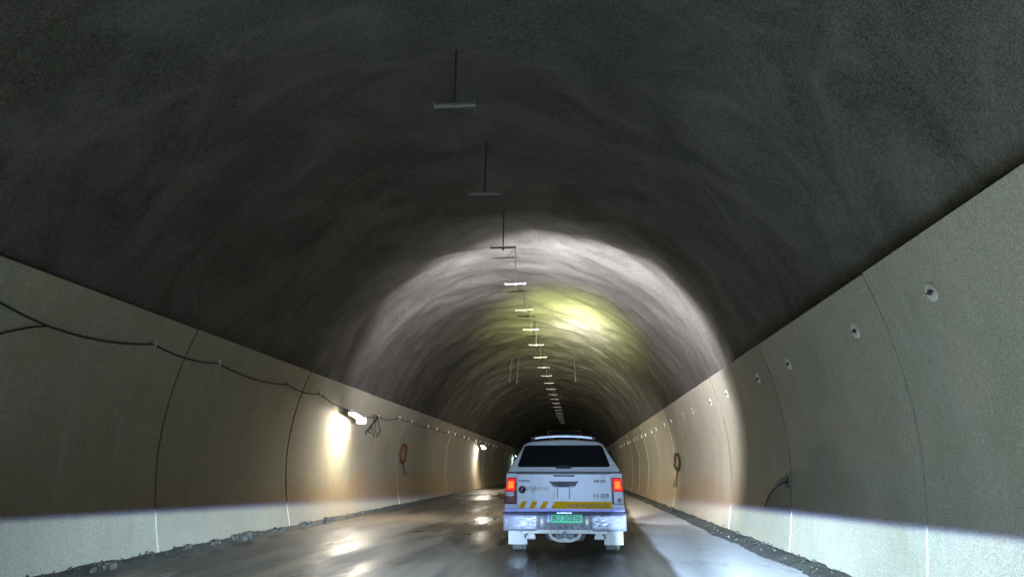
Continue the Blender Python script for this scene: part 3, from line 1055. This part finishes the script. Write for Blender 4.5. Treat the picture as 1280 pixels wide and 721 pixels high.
    d = MB(); d.lathe([(.20, .22), (.30, .20), (.335, .25), (.335, .36), (.30, .41), (.20, .39)], 30, 'z', 0, (0, .62, 0)); d.build('spare_wheel', M['spare'], T, smooth=40)
    d = MB(); d.box(-.15, .15, -.006, .06, .265, .345); d.build('hitch_housing', M['spare'], T, bevel=.02)
    for s in (-1, 1):
        d = MB()
        for i in range(3):
            d.loft([[(s * .53 + dx, y, .30 + .14 * ((y - 1.22) / 1.0) ** 2 - .018 * i + dz) for dx, dz in ((-.035, 0), (.035, 0), (.035, .014), (-.035, .014))] for y in [(.12 + .22 * i) + (2.2 - .44 * i) * j / 8 for j in range(9)]])
        d.build('leaf_spring', M['chassis'], T)
        d = MB(); d.box(s * .53 - .05, s * .53 + .05, .06, .13, .28, .43); d.lathe([(.035, -.07), (.035, .07)], 12, 'x', 0, (s * .53, .095, .285)); d.build('spring_shackle', M['chassis'], T)
        d = MB(); d.tube([(s * .42, .3, .50), (s * .42, 5.0, .50)], .05, 6); d.build('chassis_rail', M['chassis'], T)
        d = MB(); d.tube([(s * .40, 1.05, .30), (s * .44, .9, .52)], .03, 8); d.build('shock_absorber', M['chassis'], T)
    d = MB(); d.tube([(-.78, ra, .385), (-.2, ra, .385)], .045, 10); d.tube([(.2, ra, .385), (.78, ra, .385)], .045, 10)
    d.lathe([(.05, -.22), (.12, -.14), (.155, 0), (.12, .14), (.05, .22)], 16, 'x', 0, (0, ra, .385))
    d.build('rear_axle', M['chassis'], T, smooth=45)
    d = MB(); d.tube([(.36, 2.4, .42), (.36, .9, .42), (.50, .5, .40), (.58, .12, .37)], .035, 10); d.build('exhaust_pipe', M['chassis'], T, smooth=45)
    d = MB(); d.box(-.72, .72, .3, 4.9, .44, .50); d.build('floor_pan', M['chassis'], T)

    # --- mirrors, front lamps, front bumper
    for s in (-1, 1):
        mr = empty('side_mirror', (s * 1.0, 3.55, 1.22)); mr.parent = T
        d = MB(); d.loft([[(s * x, y, z) for x, z in ((-.09, -.09), (.08, -.08), (.10, .0), (.08, .09), (-.08, .10))] for y in (-.03, .0, .06)]); d.build('mirror_housing', M['black'], mr, smooth=40, bevel=.02)
        d = MB(); d.box(-.07, .07, -.036, -.031, -.07, .075); d.build('mirror_glass', M['glass'], mr)
        d = MB(); d.tube([(s * -.06, .03, -.05), (s * -.14, .05, -.03)], .025, 8); d.build('mirror_arm', M['black'], mr)
        d = MB(); d.prism([(s * .52, .86), (s * .90, .90), (s * .88, 1.02), (s * .55, .96)], 'y', 5.05, 5.22); d.build('headlight', M['head'], T, bevel=.015)
    d = MB(); d.box(-.5, .5, 5.2, 5.26, .62, .97); d.build('grille', M['black'], T, bevel=.03)
    d = MB(); d.loft([[(x, 5.12 + y - .12 * abs(x) ** 3, z) for y, z in ((0, .36), (.18, .40), (.2, .62), (0, .66))] for x in (-.93, -.6, -.2, .2, .6, .93)]); d.build('front_bumper', M['paint'], T, smooth=40)
    # filler hatch seam and door handles read from the side
    for s in (-1, 1):
        for y in (2.42, 3.2):
            d = MB(); d.box(s * .945 - .012, s * .945 + .012, y, y + .16, 1.06, 1.09); d.build('door_handle', M['chrome'], T, bevel=.006)

    # --- its lamps, plus two added spots for the road bounce
    def spot(name, loc, target, half, blend, power, col, soft):
        l = bpy.data.lights.new(name, 'SPOT')
        l.energy = power; l.spot_size = 2 * R(half); l.spot_blend = blend; l.color = col; l.shadow_soft_size = soft
        o = bpy.data.objects.new(name, l); COL.objects.link(o)
        o.parent = T; o.location = loc
        dvec = Vector(target) - Vector(loc)
        o.rotation_euler = dvec.to_track_quat('-Z', 'Y').to_euler()
        return o

    def lift(o):      # the flood modules throw more light upward than sideways
        l = o.data; l.use_nodes = True; nt = l.node_tree
        sp = N(nt, 'ShaderNodeSeparateXYZ'); nt.links.new(N(nt, 'ShaderNodeTexCoord').outputs['Normal'], sp.inputs[0])
        u = math_n(nt, 'ADD', math_n(nt, 'MULTIPLY', sp.outputs[1], 0.5), 0.5)
        nt.links.new(ramp(nt, u, [(0.35, 0.16), (0.60, 0.28), (0.80, 0.75), (0.95, 0.9)]), nt.nodes['Emission'].inputs['Strength'])
        side = ramp(nt, math_n(nt, 'ADD', math_n(nt, 'MULTIPLY', sp.outputs[0], 0.5), 0.5), [(0.0, (1.0, 1.0, 1.0)), (0.40, (0.8, 0.8, 0.8)), (0.7, (0.36, 0.36, 0.36)), (0.9, (0.17, 0.17, 0.17)), (1.0, (0.15, 0.15, 0.15))])
        nt.links.new(side, nt.nodes['Emission'].inputs['Color'])
    def soft(o, sig):     # bell-shaped beam
        l = o.data; l.use_nodes = True; nt = l.node_tree
        sp = N(nt, 'ShaderNodeSeparateXYZ'); nt.links.new(N(nt, 'ShaderNodeTexCoord').outputs['Normal'], sp.inputs[0])
        q = math_n(nt, 'DIVIDE', math_n(nt, 'ADD', sp.outputs[2], 1.0), -(1 - math.cos(R(sig))))
        nt.links.new(math_n(nt, 'EXPONENT', q), nt.nodes['Emission'].inputs['Strength'])
    y0 = 2.62 + .20
    lift(spot('light_bar_flood', (.05, y0, 2.03), (.05 + math.tan(R(13)) * 10, y0 + 10, 2.03 + 2.2), 66.5, .34, P_ROOF_FLOOD, (.88, .85, 1.0), .05))
    spot('light_bar_spill', (.05, y0, 2.05), (.05 + math.tan(R(8)) * 10, y0 + 10, 2.05 + 2.6), 80, .55, P_ROOF_FLOOD * .055, (.95, .92, 1.0), .05)
    soft(spot('road_bounce_glow', (.0, y0, 2.03), (.1, 24.6 - 11.25, 6.4), 35, .5, P_BOUNCE_GLOW, (.88, 1.0, .36), .06), 9.2)  # added: stands in for headlights reflected up by the wet road
    soft(spot('road_bounce_core', (.12, y0, 2.03), (.50, 25.4 - 11.25, 6.4), 25, .5, P_BOUNCE_CORE, (1.0, .82, 1.0), .06), 4.8)  # added white centre of the same wet-road reflection
    for s in (-1, 1):
        spot('headlight_beam', (s * .72, 5.30, .94), (s * .72, 16, 1.35), 24, 1.0, P_PICKUP_HEAD, (1.0, .9, .74), .05)
pickup()
